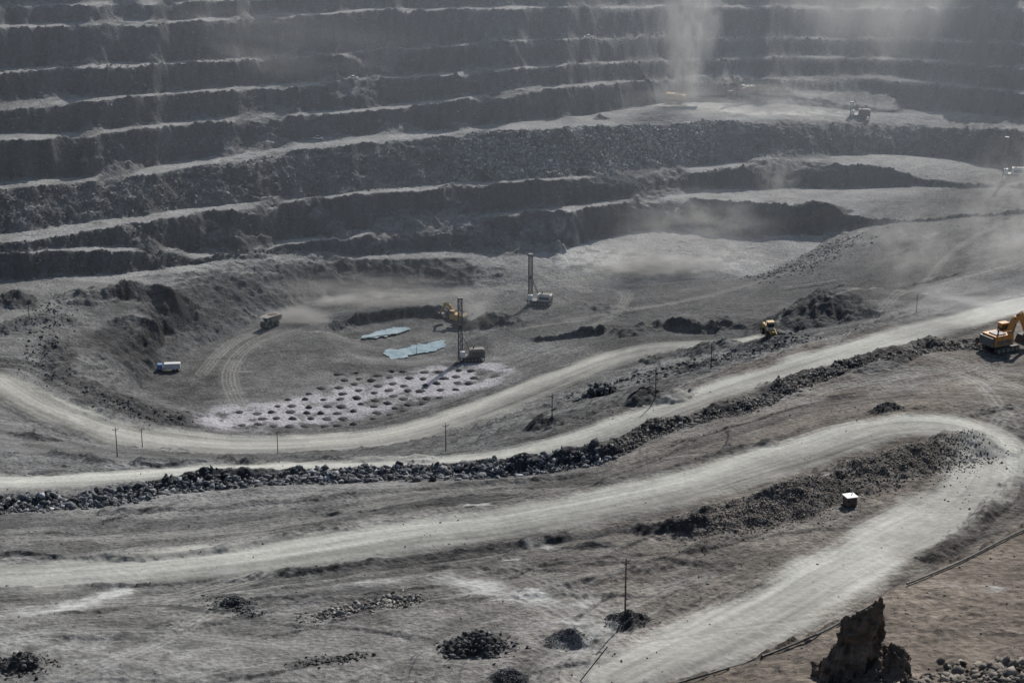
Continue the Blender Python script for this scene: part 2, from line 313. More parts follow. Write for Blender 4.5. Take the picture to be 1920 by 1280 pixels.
col=lerp(col,np.array((.162,.134,.108),np.float32)*(1+.5*med+.3*fine+.45*fadef*(STRK+WIDE))[...,None],brown)
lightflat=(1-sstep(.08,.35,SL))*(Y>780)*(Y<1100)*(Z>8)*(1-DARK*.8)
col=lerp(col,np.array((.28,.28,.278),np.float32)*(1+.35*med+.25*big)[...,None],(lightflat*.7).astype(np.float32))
rc=np.array((.365,.36,.325),np.float32)*(1+.30*STRK+.28*WIDE+.15*med+.22*big+.1*fine)[...,None]
rm2=RM*np.clip(.85+.45*WIDE,0,1)
facec=np.array((.038,.040,.044),np.float32)*(1+.5*med+.5*fine+.5*gul+.6*wallv)[...,None]  # gul term paints relief shading: flute ridges lighter, hollows darker
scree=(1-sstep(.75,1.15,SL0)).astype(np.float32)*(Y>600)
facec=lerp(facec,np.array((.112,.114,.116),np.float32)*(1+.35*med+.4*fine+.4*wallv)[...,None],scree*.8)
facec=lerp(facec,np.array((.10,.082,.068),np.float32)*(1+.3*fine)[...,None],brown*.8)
col=lerp(col,np.array((.052,.052,.052),np.float32)*(1+.5*fine+.4*med)[...,None],np.clip(DARK,0,1)*.85)
col=lerp(col,np.array((.065,.062,.058),np.float32),DRUT*.6)
col=lerp(col,rc,rm2*(1-.6*DARK)); col=lerp(col,np.array((.31,.305,.28),np.float32),TR*.55)
inpit=np.clip(DARK,0,1)  # DARK mask, painted wall shade included, deepens the steep faces
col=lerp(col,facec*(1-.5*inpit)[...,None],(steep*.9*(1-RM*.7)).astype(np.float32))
WH=np.zeros((NR,NC),np.float32)
region([(20,1150),(120,1140),(230,1110)],6,WH,1.,.9); region([(690,1090),(750,1085)],3,WH,.8,.8); region([(850,1080),(960,1110),(1080,1130)],6,WH,.8,.9); region([(480,1108),(520,1108)],1.5,WH,.7)
region([(1000,1022),(1040,1025)],2,WH,.8); region([(880,945),(960,938)],1.5,WH,.7); region([(1090,480),(1200,495),(1350,490)],26,WH,.9,.9); region([(620,560),(760,552)],8,WH,.5,.9); region([(1230,195),(1420,215),(1620,212)],9,WH,.9,.9)
region([(950,1050),(970,1048)],1.2,WH,.7);region([(1780,1095),(1860,1105)],2,WH,.6); region([(1280,645),(1380,640)],6,WH,.5,.9); region([(0,1200),(150,1230),(330,1240)],16,WH,.42,.9); region([(1060,1230),(1120,1180),(1000,1180)],6,WH,.5,.9); region([(1700,720),(1850,720)],12,WH,.3,.9)
col=lerp(col,np.array((.44,.44,.42),np.float32),WH*sstep(-.4,.4,fbm(X,Y,4,4,7)))
BL=np.zeros((NR,NC),np.float32); region([(450,785),(560,775),(680,750),(790,722),(880,700)],20,BL,1.,.5)
col=lerp(col,np.array((.43,.418,.44),np.float32),BL*.9*sstep(-.4,.25,fbm(X,Y,6,3,5)+.1))
col=np.clip(col,.015,.7)
SOFT=np.clip(RM+.5*TR+.5*WH,0,1)
def grid_mesh(name,co,nr,nc,colr,al):
    me=bpy.data.meshes.new(name); nv=nr*nc
    idx=np.arange(nv,dtype=np.int32).reshape(nr,nc)
    q=np.stack([idx[:-1,:-1],idx[:-1,1:],idx[1:,1:],idx[1:,:-1]],-1).reshape(-1,4)
    me.vertices.add(nv); me.vertices.foreach_set('co',co.astype(np.float32).ravel())
    me.loops.add(q.size); me.loops.foreach_set('vertex_index',q.ravel())
    me.polygons.add(len(q)); me.polygons.foreach_set('loop_start',np.arange(0,q.size,4,dtype=np.int32))
    me.polygons.foreach_set('use_smooth',np.ones(len(q),bool))
    me.update(calc_edges=True)
    at=me.color_attributes.new('col','FLOAT_COLOR','POINT')
    at.data.foreach_set('color',np.concatenate([colr.reshape(-1,3),np.ones((nv,1))],1).astype(np.float32).ravel())
    a2=me.attributes.new('soft','FLOAT','POINT'); a2.data.foreach_set('value',al.astype(np.float32).ravel())
    return me
def new_mat(name):
    m=bpy.data.materials.new(name); m.use_nodes=True; nt=m.node_tree; b=nt.nodes['Principled BSDF']; return m,nt,b
def ground_mat(name,bs=.6,bd=.6):
    m,nt,b=new_mat(name); N=nt.nodes.new; Lk=nt.links.new
    at=N('ShaderNodeAttribute'); at.attribute_name='col'; a2=N('ShaderNodeAttribute'); a2.attribute_name='soft'
    tc=N('ShaderNodeTexCoord')
    n=N('ShaderNodeTexNoise'); n.inputs['Scale'].default_value=.8; n.inputs['Detail'].default_value=7; n.inputs['Roughness'].default_value=.72
    Lk(tc.outputs['Object'],n.inputs['Vector'])
    v=N('ShaderNodeTexVoronoi'); v.inputs['Scale'].default_value=.9; Lk(tc.outputs['Object'],v.inputs['Vector'])
    mr=N('ShaderNodeMapRange'); mr.inputs[1].default_value=.35; mr.inputs[2].default_value=.65; mr.inputs[3].default_value=.6; mr.inputs[4].default_value=1.4
    Lk(n.outputs['Fac'],mr.inputs[0])
    k=N('ShaderNodeMapRange'); k.inputs[3].default_value=1.; k.inputs[4].default_value=.32; Lk(a2.outputs['Fac'],k.inputs[0])
    mm=N('ShaderNodeMix'); mm.data_type='FLOAT'; mm.inputs[2].default_value=1.; Lk(k.outputs[0],mm.inputs[0]); Lk(mr.outputs[0],mm.inputs[3])
    mx=N('ShaderNodeVectorMath'); mx.operation='SCALE'; Lk(at.outputs['Color'],mx.inputs[0]); Lk(mm.outputs[0],mx.inputs['Scale'])
    Lk(mx.outputs[0],b.inputs['Base Color']); b.inputs['Roughness'].default_value=.95; b.inputs['Specular IOR Level'].default_value=.15
    ad=N('ShaderNodeMath'); ad.operation='MULTIPLY_ADD'; Lk(v.outputs['Distance'],ad.inputs[0]); ad.inputs[1].default_value=.6; Lk(n.outputs['Fac'],ad.inputs[2])
    s2=N('ShaderNodeMath'); s2.operation='MULTIPLY'; s2.inputs[1].default_value=bs; Lk(k.outputs[0],s2.inputs[0])
    bp=N('ShaderNodeBump'); bp.inputs['Distance'].default_value=bd; Lk(s2.outputs[0],bp.inputs['Strength']); Lk(ad.outputs[0],bp.inputs['Height']); Lk(bp.outputs[0],b.inputs['Normal'])
    return m
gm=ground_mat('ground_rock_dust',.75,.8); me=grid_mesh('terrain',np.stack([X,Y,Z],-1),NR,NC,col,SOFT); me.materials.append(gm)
ob=bpy.data.objects.new('open_pit_terrain',me); scene.collection.objects.link(ob)
print('terrain',NR*NC,time.time()-T0)
# ---------------- generic material + builder ----------------
MC={}
def pm(name,c,rough=.6,metal=0,dirt=.35):
    if name in MC: return MC[name]
    m,nt,b=new_mat(name); N=nt.nodes.new; Lk=nt.links.new
    tc=N('ShaderNodeTexCoord'); n=N('ShaderNodeTexNoise'); n.inputs['Scale'].default_value=1.3; n.inputs['Detail'].default_value=5; Lk(tc.outputs['Object'],n.inputs['Vector'])
    r=N('ShaderNodeValToRGB'); r.color_ramp.elements[0].position=.4; r.color_ramp.elements[1].position=.65
    r.color_ramp.elements[0].color=(*c,1); d=[x*(1-dirt)+y*dirt for x,y in zip(c,(.2,.19,.17))]; r.color_ramp.elements[1].color=(*d,1)
    Lk(n.outputs['Fac'],r.inputs[0]); Lk(r.outputs[0],b.inputs['Base Color']); b.inputs['Roughness'].default_value=rough; b.inputs['Metallic'].default_value=metal
    MC[name]=m; return m
YEL=pm('machine_yellow',(.5,.30,.05),.6,0,.5); ORG=pm('machine_orange',(.55,.23,.035)); BLK=pm('track_steel',(.03,.03,.03),.7); GRY=pm('frame_grey',(.09,.09,.09)); WHT=pm('white_paint',(.72,.72,.71),.5,0,.2)
GLS=pm('dark_glass',(.02,.025,.03),.15,0,0); BLU=pm('blue_paint',(.12,.25,.5)); WOOD=pm('pole_wood',(.05,.04,.032),.9); RED=pm('red_paint',(.16,.06,.05)); TYR=pm('tyre',(.02,.02,.02),.9); DST=pm('dusty_steel',(.2,.19,.17),.8); RST=pm('rust',(.12,.07,.05),.9)
class B:
    def __init__(s): s.v=[]; s.f=[]; s.m=[]; s.mats=[]
    def mi(s,m):
        if m not in s.mats: s.mats.append(m)
        return s.mats.index(m)
    def hull(s,bot,top,m):
        n=len(bot); o=len(s.v); s.v+=list(bot)+list(top); k=s.mi(m)
        s.f.append(tuple(o+i for i in reversed(range(n)))); s.f.append(tuple(o+n+i for i in range(n)))
        for i in range(n): s.f.append((o+i,o+(i+1)%n,o+n+(i+1)%n,o+n+i))
        s.m+=[k]*(n+2)
    def box(s,c,d,m,taper=1.,bev=.06):
        x,y,z=c; a,b_,h=d[0]/2,d[1]/2,d[2]/2; e=min(bev,a*.4,b_*.4)
        def lp(w,l,zz): return [(x-w+e,y-l,zz),(x+w-e,y-l,zz),(x+w,y-l+e,zz),(x+w,y+l-e,zz),(x+w-e,y+l,zz),(x-w+e,y+l,zz),(x-w,y+l-e,zz),(x-w,y-l+e,zz)]
        s.hull(lp(a,b_,z-h),lp(a*taper,b_*taper,z+h),m)
    def side(s,prof,x0,x1,m):
        s.hull([(x0,p[0],p[1]) for p in prof],[(x1,p[0],p[1]) for p in prof],m)
    def cyl(s,p,q,r,m,n=8,r2=None):
        p=Vector(p);q=Vector(q); d=(q-p).normalized(); u=d.orthogonal().normalized(); w=d.cross(u); r2=r if r2 is None else r2
        lp=lambda c,rr:[tuple(c+u*rr*math.cos(2*math.pi*i/n)+w*rr*math.sin(2*math.pi*i/n)) for i in range(n)]
        s.hull(lp(p,r),lp(q,r2),m)
    def beam(s,p,q,w,h,m,w2=None,h2=None):
        p=Vector(p);q=Vector(q); d=(q-p).normalized(); u=Vector((1,0,0)); 
        if abs(d.x)>.9: u=Vector((0,1,0))
        k=d.cross(u).normalized(); u=k.cross(d).normalized(); w2=w2 or w; h2=h2 or h
        lp=lambda c,a,b_:[tuple(c+u*i*a/2+k*j*b_/2) for i,j in((-1,-1),(1,-1),(1,1),(-1,1))]
        s.hull(lp(p,w,h),lp(q,w2,h2),m)
    def obj(s,name,loc,rot=0,sc=1):
        me=bpy.data.meshes.new(name); me.from_pydata([tuple(x) for x in s.v],[],s.f)
        for m in s.mats: me.materials.append(m)
        me.polygons.foreach_set('material_index',s.m); me.update()
        import bmesh
        bm=bmesh.new(); bm.from_mesh(me); bmesh.ops.recalc_face_normals(bm,faces=bm.faces); bm.to_mesh(me); bm.free()
        o=bpy.data.objects.new(name,me); scene.collection.objects.link(o); o.location=loc; o.rotation_euler=(0,0,rot); o.scale=(sc,)*3; return o
def tracks(b,w,l,h,gw=.7,m=BLK):
    for sx in(-1,1):
        x=sx*w/2; r=h/2; pr=[]
        for i in range(7): t=math.pi/2+math.pi*i/6; pr.append((-l/2+r+r*math.cos(t),r+r*math.sin(t)))
        for i in range(7): t=-math.pi/2+math.pi*i/6; pr.append((l/2-r+r*math.cos(t),r+r*math.sin(t)))
        b.side(pr,x-gw/2,x+gw/2,m)
        for k in range(5): b.cyl((x+sx*gw/2,-l/2+r+(l-2*r)*k/4,r),(x+sx*(gw/2+.08),-l/2+r+(l-2*r)*k/4,r),r*.6,DST)
def G(u,v,dz=0):
    p=hit(u,v); return Vector((p.x,p.y,float(ground(p.x,p.y))+dz))
def drill(name,loc,rot,mh=22,body=YEL):
    b=B(); tracks(b,3.8,7.5,1.6,.9)
    b.box((0,0,1.9),(4.2,11,.5),GRY); b.box((.3,-2.2,3.5),(3.4,6,2.7),body); b.box((.3,-2.2,4.95),(3,5,.2),DST); b.box((-1.5,3.9,3.4),(1.8,2,2.4),WHT); b.box((-1.5,4.92,3.7),(1.5,.06,1.2),GLS)
    b.box((2.03,-2.2,3.3),(.06,4.6,1.3),GRY); b.box((-1.43,-2.2,3.3),(.06,4.6,1.3),GRY)
    b.cyl((.5,-1,4.9),(.5,-1,6.1),.25,BLK); b.box((.3,-5.2,3.1),(3.2,.6,2.2),RST)
    for sx in(-1,1):
        for yy in(-5,5): b.cyl((sx*1.9,yy,.1),(sx*1.9,yy,3),.22,DST); b.cyl((sx*1.9,yy,0),(sx*1.9,yy,.15),.5,BLK)
    cx_,cy_=.7,4.4; w=.75
    for sx in(-1,1):
        for sy in(-1,1): b.beam((cx_+sx*w,cy_+sy*w,1.2),(cx_+sx*w,cy_+sy*w,mh),.28,.28,GRY)
    n=int(mh/1.6)
    for k in range(n):
        z0=1.5+k*(mh-2)/n; z1=1.5+(k+1)*(mh-2)/n; s=1 if k%2 else -1
        for sy in(-1,1): b.beam((cx_-s*w,cy_+sy*w,z0),(cx_+s*w,cy_+sy*w,z1),.14,.14,GRY)
        for sx in(-1,1): b.beam((cx_+sx*w,cy_-s*w,z0),(cx_+sx*w,cy_+s*w,z1),.14,.14,GRY)
    b.box((cx_,cy_,mh+.3),(2,1.9,.7),GRY); b.cyl((cx_,cy_,.1),(cx_,cy_,mh-.5),.17,DST); b.box((cx_,cy_,mh*.55),(1.2,1.2,1.6),BLK)
    b.beam((cx_-.8,0,3.2),(cx_-.6,cy_-.6,11),.22,.22,GRY); b.beam((cx_+.8,0,3.2),(cx_+.6,cy_-.6,11),.22,.22,GRY)
    return b.obj(name,loc,rot)
def excavator(name,loc,rot,body=ORG,sc=1.,reach=1.):
    b=B(); tracks(b,4.2,7.5,1.7,1.0); b.box((0,0,1.3),(3.2,3.2,1),GRY); b.cyl((0,0,1.7),(0,0,2.1),1.4,BLK,16)
    b.box((.2,-1.4,3.5),(5,6,2.7),body,.97); b.box((0,-4.6,3.3),(5,.9,2.2),GRY,.95); b.box((.6,-2,4.95),(3,3,.35),GRY); b.cyl((1.4,-2.5,5),(1.4,-2.5,6.2),.22,BLK)
    b.box((2.72,-1.4,3.2),(.06,4.6,.9),GRY)
    b.box((-1.75,1.9,4.3),(1.7,2.4,4.2),body,.96); b.box((-1.75,1.95,5.55),(1.76,2.46,1.3),GLS,.97); b.box((-1.75,1.9,6.5),(1.7,2.4,.2),body)
    for yy in(-4,-2,0): b.beam((2.85,yy,2.6),(2.85,yy,5.9),.08,.08,body)
    b.beam((2.85,-4.2,5.9),(2.85,.6,5.9),.08,.08,body); b.box((3.05,-1.6,2.4),(.5,5.5,.1),DST)
    e=Vector((.6,7.5*reach,8.6)); b.beam((.6,1,3),(.6,4.5*reach,7.8),1,1.1,body,1,1.5); b.beam((.6,4.5*reach,7.8),e,.98,1.5,body,.8,.9)
    k=Vector((.6,10*reach,3.6)); b.beam(e+Vector((0,-.6,.7)),k,.8,1.2,body,.7,.7)
    b.cyl((.1,1.8,2.6),(.1,4.6*reach,6.9),.2,DST); b.cyl((1.1,1.8,2.6),(1.1,4.6*reach,6.9),.2,DST); b.cyl((.6,5*reach,8.8),e+Vector((0,.2,.9)),.18,DST)
    pr=[(k.y-1.6,3.4),(k.y+.7,3.8),(k.y+.9,2.6),(k.y+.2,1.1),(k.y-1.3,.7),(k.y-2.5,1.4)]; b.side(pr,-.8,2.,BLK)
    for i in range(4): b.beam((-.6+i*.8,k.y-2.4,1.4),(-.6+i*.8,k.y-3,1.9),.2,.2,DST)
    return b.obj(name,loc,rot,sc)
def haul(name,loc,rot,c=YEL,load=True):
    b=B()
    for y_,xs_ in((3.2,(-1.7,1.7)),(-2.2,(-2,-1.2,1.2,2))):
        for x_ in xs_: b.cyl((x_-.35,y_,1.2),(x_+.35,y_,1.2),1.2,TYR,16); b.cyl((x_-.37,y_,1.2),(x_+.37,y_,1.2),.55,c,12)
    b.box((0,0,1.6),(1.8,9,.7),GRY); b.box((0,4.2,2.2),(3.4,1.6,1.6),c); b.box((-.9,3.4,3.8),(1.7,1.9,1.6),c); b.box((-.9,4.37,4),(1.5,.06,.9),GLS); b.box((0,5.05,2.2),(2.2,.08,1.2),BLK)
    b.side([(-5.6,3.2),(-4.8,2.4),(-.5,2.2),(1.9,3),(2.1,4.9),(4.9,5.1),(4.9,5.25),(1.8,5.2),(-5.4,4.6)],-2.3,2.3,c)
    if load: b.box((0,-1.4,4.95),(3.8,5.6,.8),RST,.5)
    return b.obj(name,loc,rot)
def loader(name,loc,rot,c=YEL):
    b=B()
    for y_ in(-1.9,2.2):
        for x_ in(-1.5,1.5): b.cyl((x_-.4,y_,1.1),(x_+.4,y_,1.1),1.1,TYR,16); b.cyl((x_-.42,y_,1.1),(x_+.42,y_,1.1),.5,c,12)
    b.box((0,-2.2,2.2),(2.4,3.6,1.9),c,.95); b.box((0,.3,3.2),(1.9,1.8,2.6),WHT,.92); b.box((0,.3,3.6),(1.97,1.86,1.1),GLS,.94); b.box((0,.3,4.6),(2.1,2,.16),c); b.box((0,2,1.6),(1.6,2,1.),c)
    for x_ in(-.9,.9): b.beam((x_,1.4,2.6),(x_,4.4,1.2),.3,.6,c)
    b.side([(4.2,1.9),(4.1,.4),(5.9,.25),(4.7,.7)],-1.9,1.9,BLK); b.cyl((.6,-2.4,3.1),(.6,-2.4,4),.12,BLK)
    return b.obj(name,loc,rot,1.15)
def truck(name,loc,rot,cab=BLU,bed=WHT):
    b=B()
    for y_ in(3.3,-1.6,-3.):
        for x_ in(-1.05,1.05): b.cyl((x_-.2,y_,.55),(x_+.2,y_,.55),.55,TYR,14)
    b.box((0,0,.95),(1,9.6,.3),GRY); b.box((0,3.7,2.05),(2.4,2.,2.1),cab,.94); b.box((0,4.73,2.5),(2.,.06,.8),GLS); b.box((0,-1.2,2.2),(2.5,6.4,2.2),bed); b.box((0,4.75,1.1),(2.3,.2,.4),BLK)
    return b.obj(name,loc,rot)
def pickup(name,loc,rot):
    b=B()
    for y_ in(1.5,-1.5):
        for x_ in(-.8,.8): b.cyl((x_-.13,y_,.4),(x_+.13,y_,.4),.4,TYR,14)
    b.box((0,0,.8),(1.8,5,.6),WHT); b.side([(-.6,1.1),(-.4,1.8),(.9,1.8),(1.6,1.1)],-.82,.82,GLS); b.box((0,.25,1.86),(1.6,1.3,.1),WHT); b.box((-.85,-1.6,1.25),(.1,1.8,.3),WHT); b.box((.85,-1.6,1.25),(.1,1.8,.3),WHT)
    return b.obj(name,loc,rot)
def rope_shovel(name,loc,rot,c=RED):
    b=B(); tracks(b,5,8.5,1.9,1.3); b.cyl((0,0,1.6),(0,0,2.3),2,BLK,16); b.box((0,-1.8,4.1),(6,8.5,3.4),c); b.box((0,-1.8,5.95),(5,7,.3),DST); b.box((-2,2.9,6.2),(1.8,1.8,2),WHT); b.box((-2,3.82,6.4),(1.5,.06,1),GLS)
    for x_ in(-1.2,1.2): b.beam((x_,-2,5.8),(x_,0,10),.3,.3,GRY); b.beam((x_,1.6,5.8),(x_,0,10),.3,.3,GRY); b.cyl((x_,0,10),(x_*.5,9.5,12),.07,BLK)
    b.beam((0,2.2,2.8),(0,9.6,12),1.6,1.2,c,1,.8); b.cyl((-.6,9.6,12),(.6,9.6,12),.8,GRY,14)
    b.beam((-.9,3.2,7.6),(-.9,9.6,3.4),.3,.6,GRY); b.beam((.9,3.2,7.6),(.9,9.6,3.4),.3,.6,GRY)
    b.side([(8.8,4.4),(10.6,4.2),(11.4,2.4),(9,1.8),(8.6,3)],-1.4,1.4,BLK); b.cyl((0,9.9,11.6),(0,10,4.2),.07,BLK)
    return b.obj(name,loc,rot)
def pole(u,v,h,lean=0):
    b=B(); b.cyl((0,0,-.6),(0,0,h),.17,WOOD,8,.11); b.beam((-.95,0,h-.5),(.95,0,h-.5),.12,.12,WOOD)
    for x_ in(-.85,0,.85): b.cyl((x_,0,h-.45 if x_ else h),(x_,0,h-.1 if x_ else h+.3),.06,DST)
    b.beam((0,.0,h-1.3),(-.6,0,h-.55),.06,.06,WOOD); b.beam((0,0,h-1.3),(.6,0,h-.55),.06,.06,WOOD)
    o=b.obj('utility_pole',G(u,v),.5); o.rotation_euler=(0,lean,.5); return o
# ---- place machines
drill('drilling_rig',G(1012,571),math.radians(75),22,WHT)
drill('drilling_rig',G(884,676),math.radians(100),26,DST)
excavator('excavator',G(858,606),math.radians(60),YEL,.9)
excavator('excavator',G(1876,657),math.radians(-62),ORG,1.08,.74)
drill('drilling_rig',G(1612,222),math.radians(80),8,RED); drill('drilling_rig',G(1900,333),math.radians(80),19,WHT)
rope_shovel('mining_shovel',G(1397,182),math.radians(120)); haul('dump_truck',G(1266,193),math.radians(70))
haul('dump_truck',G(507,612),math.radians(150),DST); loader('wheel_loader',G(1443,629),math.radians(190)); truck('service_truck',G(318,695),math.radians(97))
pickup('pickup_truck',G(663,150),1.2); pickup('pickup_truck',G(597,262),1.2); pickup('pickup_truck',G(1104,72),1.3)
for u,v_,h in [(1172,1150,10.5),(220,856,9),(267,838,7),(521,850,8),(836,846,8),(1035,790,8),(1229,742,8),(1333,690,8),(55,600,6),(1718,585,7)]: pole(u,v_,h)
b=B(); b.box((0,0,.15),(2.6,2.6,.3),BLK); b.box((0,0,1.2),(2.2,2.2,1.9),RST); b.box((0,0,2.25),(2.5,2.5,.18),WHT); b.box((.3,-1.12,1.1),(.8,.06,1.6),BLK); b.box((-.7,-1.12,1.5),(.5,.06,.5),GLS); b.cyl((.6,.4,2.3),(.6,.4,3),.1,BLK)
b.obj('control_hut',G(1593,948),.3)
b=B(); b.cyl((0,0,0),(4.5,1.5,5.5),.1,WOOD); b.obj('wooden_stick',G(1088,1276),0)
for seg in ([(1230,1290),(1400,1238),(1530,1187),(1640,1128)],[(1700,1092),(1800,1050),(1920,990),(2100,915)]):
    b=B(); pp=[G(u,v+6,.28) for u,v in smooth_poly(seg,5)]
    for p,q in zip(pp[:-1],pp[1:]): b.cyl(p,q,.14,BLK)
    b.obj('pipeline',(0,0,0))
# water
wm,nt,bs=new_mat('milky_water'); bs.inputs['Base Color'].default_value=(.29,.37,.40,1); bs.inputs['Roughness'].default_value=.25
N=nt.nodes.new; n=N('ShaderNodeTexNoise'); n.inputs['Scale'].default_value=.25; n.inputs['Detail'].default_value=5; bp=N('ShaderNodeBump'); bp.inputs['Strength'].default_value=.12; nt.links.new(n.outputs['Fac'],bp.inputs['Height']); nt.links.new(bp.outputs[0],bs.inputs['Normal'])
r=N('ShaderNodeValToRGB'); r.color_ramp.elements[0].position=.4; r.color_ramp.elements[0].color=(.22,.31,.36,1); r.color_ramp.elements[1].position=.6; r.color_ramp.elements[1].color=(.34,.43,.46,1); tcw=N('ShaderNodeTexCoord'); nt.links.new(tcw.outputs['Object'],n.inputs['Vector']); nt.links.new(n.outputs['Fac'],r.inputs[0]); nt.links.new(r.outputs[0],bs.inputs['Base Color'])
def pond(pts,zl):
    vs=[]; k=0
    for u,v_ in smooth_poly(pts+[pts[0]],14)[:-1]:
        k+=1; a,t=sight(u+2.2*math.sin(k*.61)+1.5*math.sin(k*1.37),v_+.9*math.sin(k*.47)+.6*math.sin(k*1.13)); yy=(H-zl)/float(t); vs.append((float(a)*yy,yy,zl))
    me=bpy.data.meshes.new('pond'); me.from_pydata(vs,[],[tuple(range(len(vs)))]); me.materials.append(wm); o=bpy.data.objects.new('pond',me); scene.collection.objects.link(o)
pond([(674,634),(692,626),(722,617),(750,613),(768,616),(748,624),(722,630),(700,633)],-3.2)
pond([(718,656),(742,654),(764,651),(778,645),(800,644),(818,639),(834,638),(830,652),(800,660),(776,664),(752,671),(730,671)],-2.6)
# ---------------- rocks ----------------
import bmesh
bm=bmesh.new(); bmesh.ops.create_icosphere(bm,subdivisions=1,radius=1); IV=np.array([v.co[:] for v in bm.verts]); IF=np.array([[v.index for v in f.verts] for f in bm.faces]); bm.free()
def rocks(name,xs,ys_,sz,base=(.085,.083,.08),var=.5,flat=.75,sink=.25,light=.0):
    n=len(xs); zs=ground(xs,ys_)
    nv=len(IV); V=np.repeat(IV[None],n,0)*(1+rng.uniform(-.08,.08,(n,nv,1)))
    for _ in range(7):
        nn=rng.normal(size=(n,3)); nn/=np.linalg.norm(nn,axis=1)[:,None]; s=np.einsum('nvk,nk->nv',V,nn); V=V-np.maximum(s-rng.uniform(.2,.6,(n,1)),0)[...,None]*nn[:,None,:]
    V=V*rng.uniform(.6,1.9,(n,1,3))*np.array([1,1,flat])
    th=rng.uniform(0,6.28,n); c,s=np.cos(th)[:,None],np.sin(th)[:,None]; tl=rng.uniform(-.6,.6,n); c2,s2=np.cos(tl)[:,None],np.sin(tl)[:,None]
    vy=V[...,1]*c2-V[...,2]*s2; vz=V[...,1]*s2+V[...,2]*c2; vx=V[...,0]
    x=vx*c-vy*s; y=vx*s+vy*c
    V=np.stack([x,y,vz],-1)*np.asarray(sz)[:,None,None]
    V+=np.stack([xs,ys_,zs+np.asarray(sz)*(flat*.5-sink)],-1)[:,None,:]
    Fx=(IF[None]+(np.arange(n)*nv)[:,None,None]).reshape(-1,3).astype(np.int32)
    me=bpy.data.meshes.new(name); me.vertices.add(n*nv); me.vertices.foreach_set('co',V.astype(np.float32).ravel())
    me.loops.add(Fx.size); me.loops.foreach_set('vertex_index',Fx.ravel()); me.polygons.add(len(Fx)); me.polygons.foreach_set('loop_start',np.arange(0,Fx.size,3,dtype=np.int32)); me.update(calc_edges=True)
    g=rng.uniform(1-var,1+var,n)+(rng.random(n)<light)*1.4; cc=np.repeat(np.array(base)[None]*g[:,None],nv,0)
    at=me.color_attributes.new('col','FLOAT_COLOR','POINT'); at.data.foreach_set('color',np.concatenate([cc,np.ones((n*nv,1))],1).astype(np.float32).ravel())
    me.materials.append(RM_); o=bpy.data.objects.new(name,me); scene.collection.objects.link(o)
RM_=ground_mat('rock_stone',.35,.3)
def along(pts,n,w):
    p=wl(smooth_poly(pts,3)); px=np.array([[q.x,q.y] for q in p]); d=np.r_[0,np.cumsum(np.hypot(*np.diff(px,axis=0).T))]
    s=rng.uniform(0,d[-1],int(n*1.6)); keep=rng.random(len(s))<.55+.9*fbm(s,s*0,9,2,3); s=s[keep][:n]; n=len(s)
    x=np.interp(s,d,px[:,0])+rng.normal(0,w,n); y=np.interp(s,d,px[:,1])+rng.normal(0,w,n); return x,y
def sizes(n,a,b_,p=2.5): return a+(b_-a)*rng.random(n)**p
x,y=along([(u,v+4) for u,v,z in BERM if -400<u<=1130],11000,1.9); rocks('boulder_berm',x,y,sizes(len(x),.12,1.15,3.5),(.14,.142,.145),.7,light=.06)
x,y=along([(u,v+2) for u,v,z in BERM if u>=1100],6500,1.8); rocks('boulder_berm',x,y,sizes(len(x),.1,.7,3.5),(.145,.136,.124),.6)
x,y=along(SPOIL,12000,4.2); rocks('rubble_bank',x,y,sizes(len(x),.07,.36,3),(.155,.138,.12),.6)
for (u,v_,r,n,s1,s2,bc) in [(895,1215,4.4,1000,.12,.65,(.08,.08,.08)),(1068,1200,2.8,1400,.06,.18,(.085,.085,.09)),(1178,1165,2.8,700,.07,.28,(.06,.06,.06)),(958,1268,2.4,600,.06,.2,(.12,.12,.13)),(40,1245,4.5,450,.12,.55,(.08,.075,.07)),(1663,768,3,300,.12,.4,(.07,.07,.07)),(1120,745,4.5,450,.3,1.7,(.1,.1,.1)),(440,1135,2.8,250,.12,.45,(.08,.08,.08))]:
    c=PILES[(u,v_)]; x=c.x+rng.normal(0,r*.6,n); y=c.y+rng.normal(0,r*.5,n); rocks('rock_pile',x,y,sizes(n,s1,s2,2.5),bc,light=.04)
x,y=along([(575,1165),(640,1145),(700,1135),(770,1120)],1100,1.8); rocks('rock_pile',x,y,sizes(len(x),.1,.65,2.5),(.15,.142,.13),.7,light=.2)
x,y=along([(560,1245),(680,1230)],350,1.1); rocks('rock_pile',x,y,sizes(len(x),.1,.4,2),(.08,.08,.075))
x,y=along([(400,1120),(470,1150)],250,1.2); rocks('rock_pile',x,y,sizes(len(x),.1,.4,2),(.09,.09,.085))
def band(name,k0,k1,u0,u1,n,s1,s2,bc,pw=3,light=.02):
    a0,y0,z0=WALL[k0]; a1,y1,z1=WALL[k1]; uu=rng.uniform(u0,u1,n); t=rng.random(n)
    ya=np.interp(uu,us,y0); yb=np.interp(uu,us,y1); aa=np.interp(uu,us,a0); ab=np.interp(uu,us,a1)
    yy=ya+(yb-ya)*t; a_=aa+(ab-aa)*t; rocks(name,a_*yy,yy,sizes(n,s1,s2,pw),bc,light=light)
band('rubble_slope',4,5,850,1340,9000,.3,1.2,(.21,.21,.21),3,.05); band('rubble_slope',4,5,-300,2200,9000,.25,1.,(.14,.14,.14),3,.03)
band('bench_debris',0,1,-300,1700,1500,.3,1.1,(.09,.09,.09)); band('bench_debris',2,3,-300,1700,1500,.3,1.1,(.09,.09,.09)); band('bench_debris',6,7,-300,2200,1800,.3,1.1,(.1,.1,.1)); band('bench_debris',8,9,-300,2200,1800,.3,1.1,(.1,.1,.1)); band('bench_debris',10,13,-300,2200,3000,.3,1.1,(.1,.1,.1))
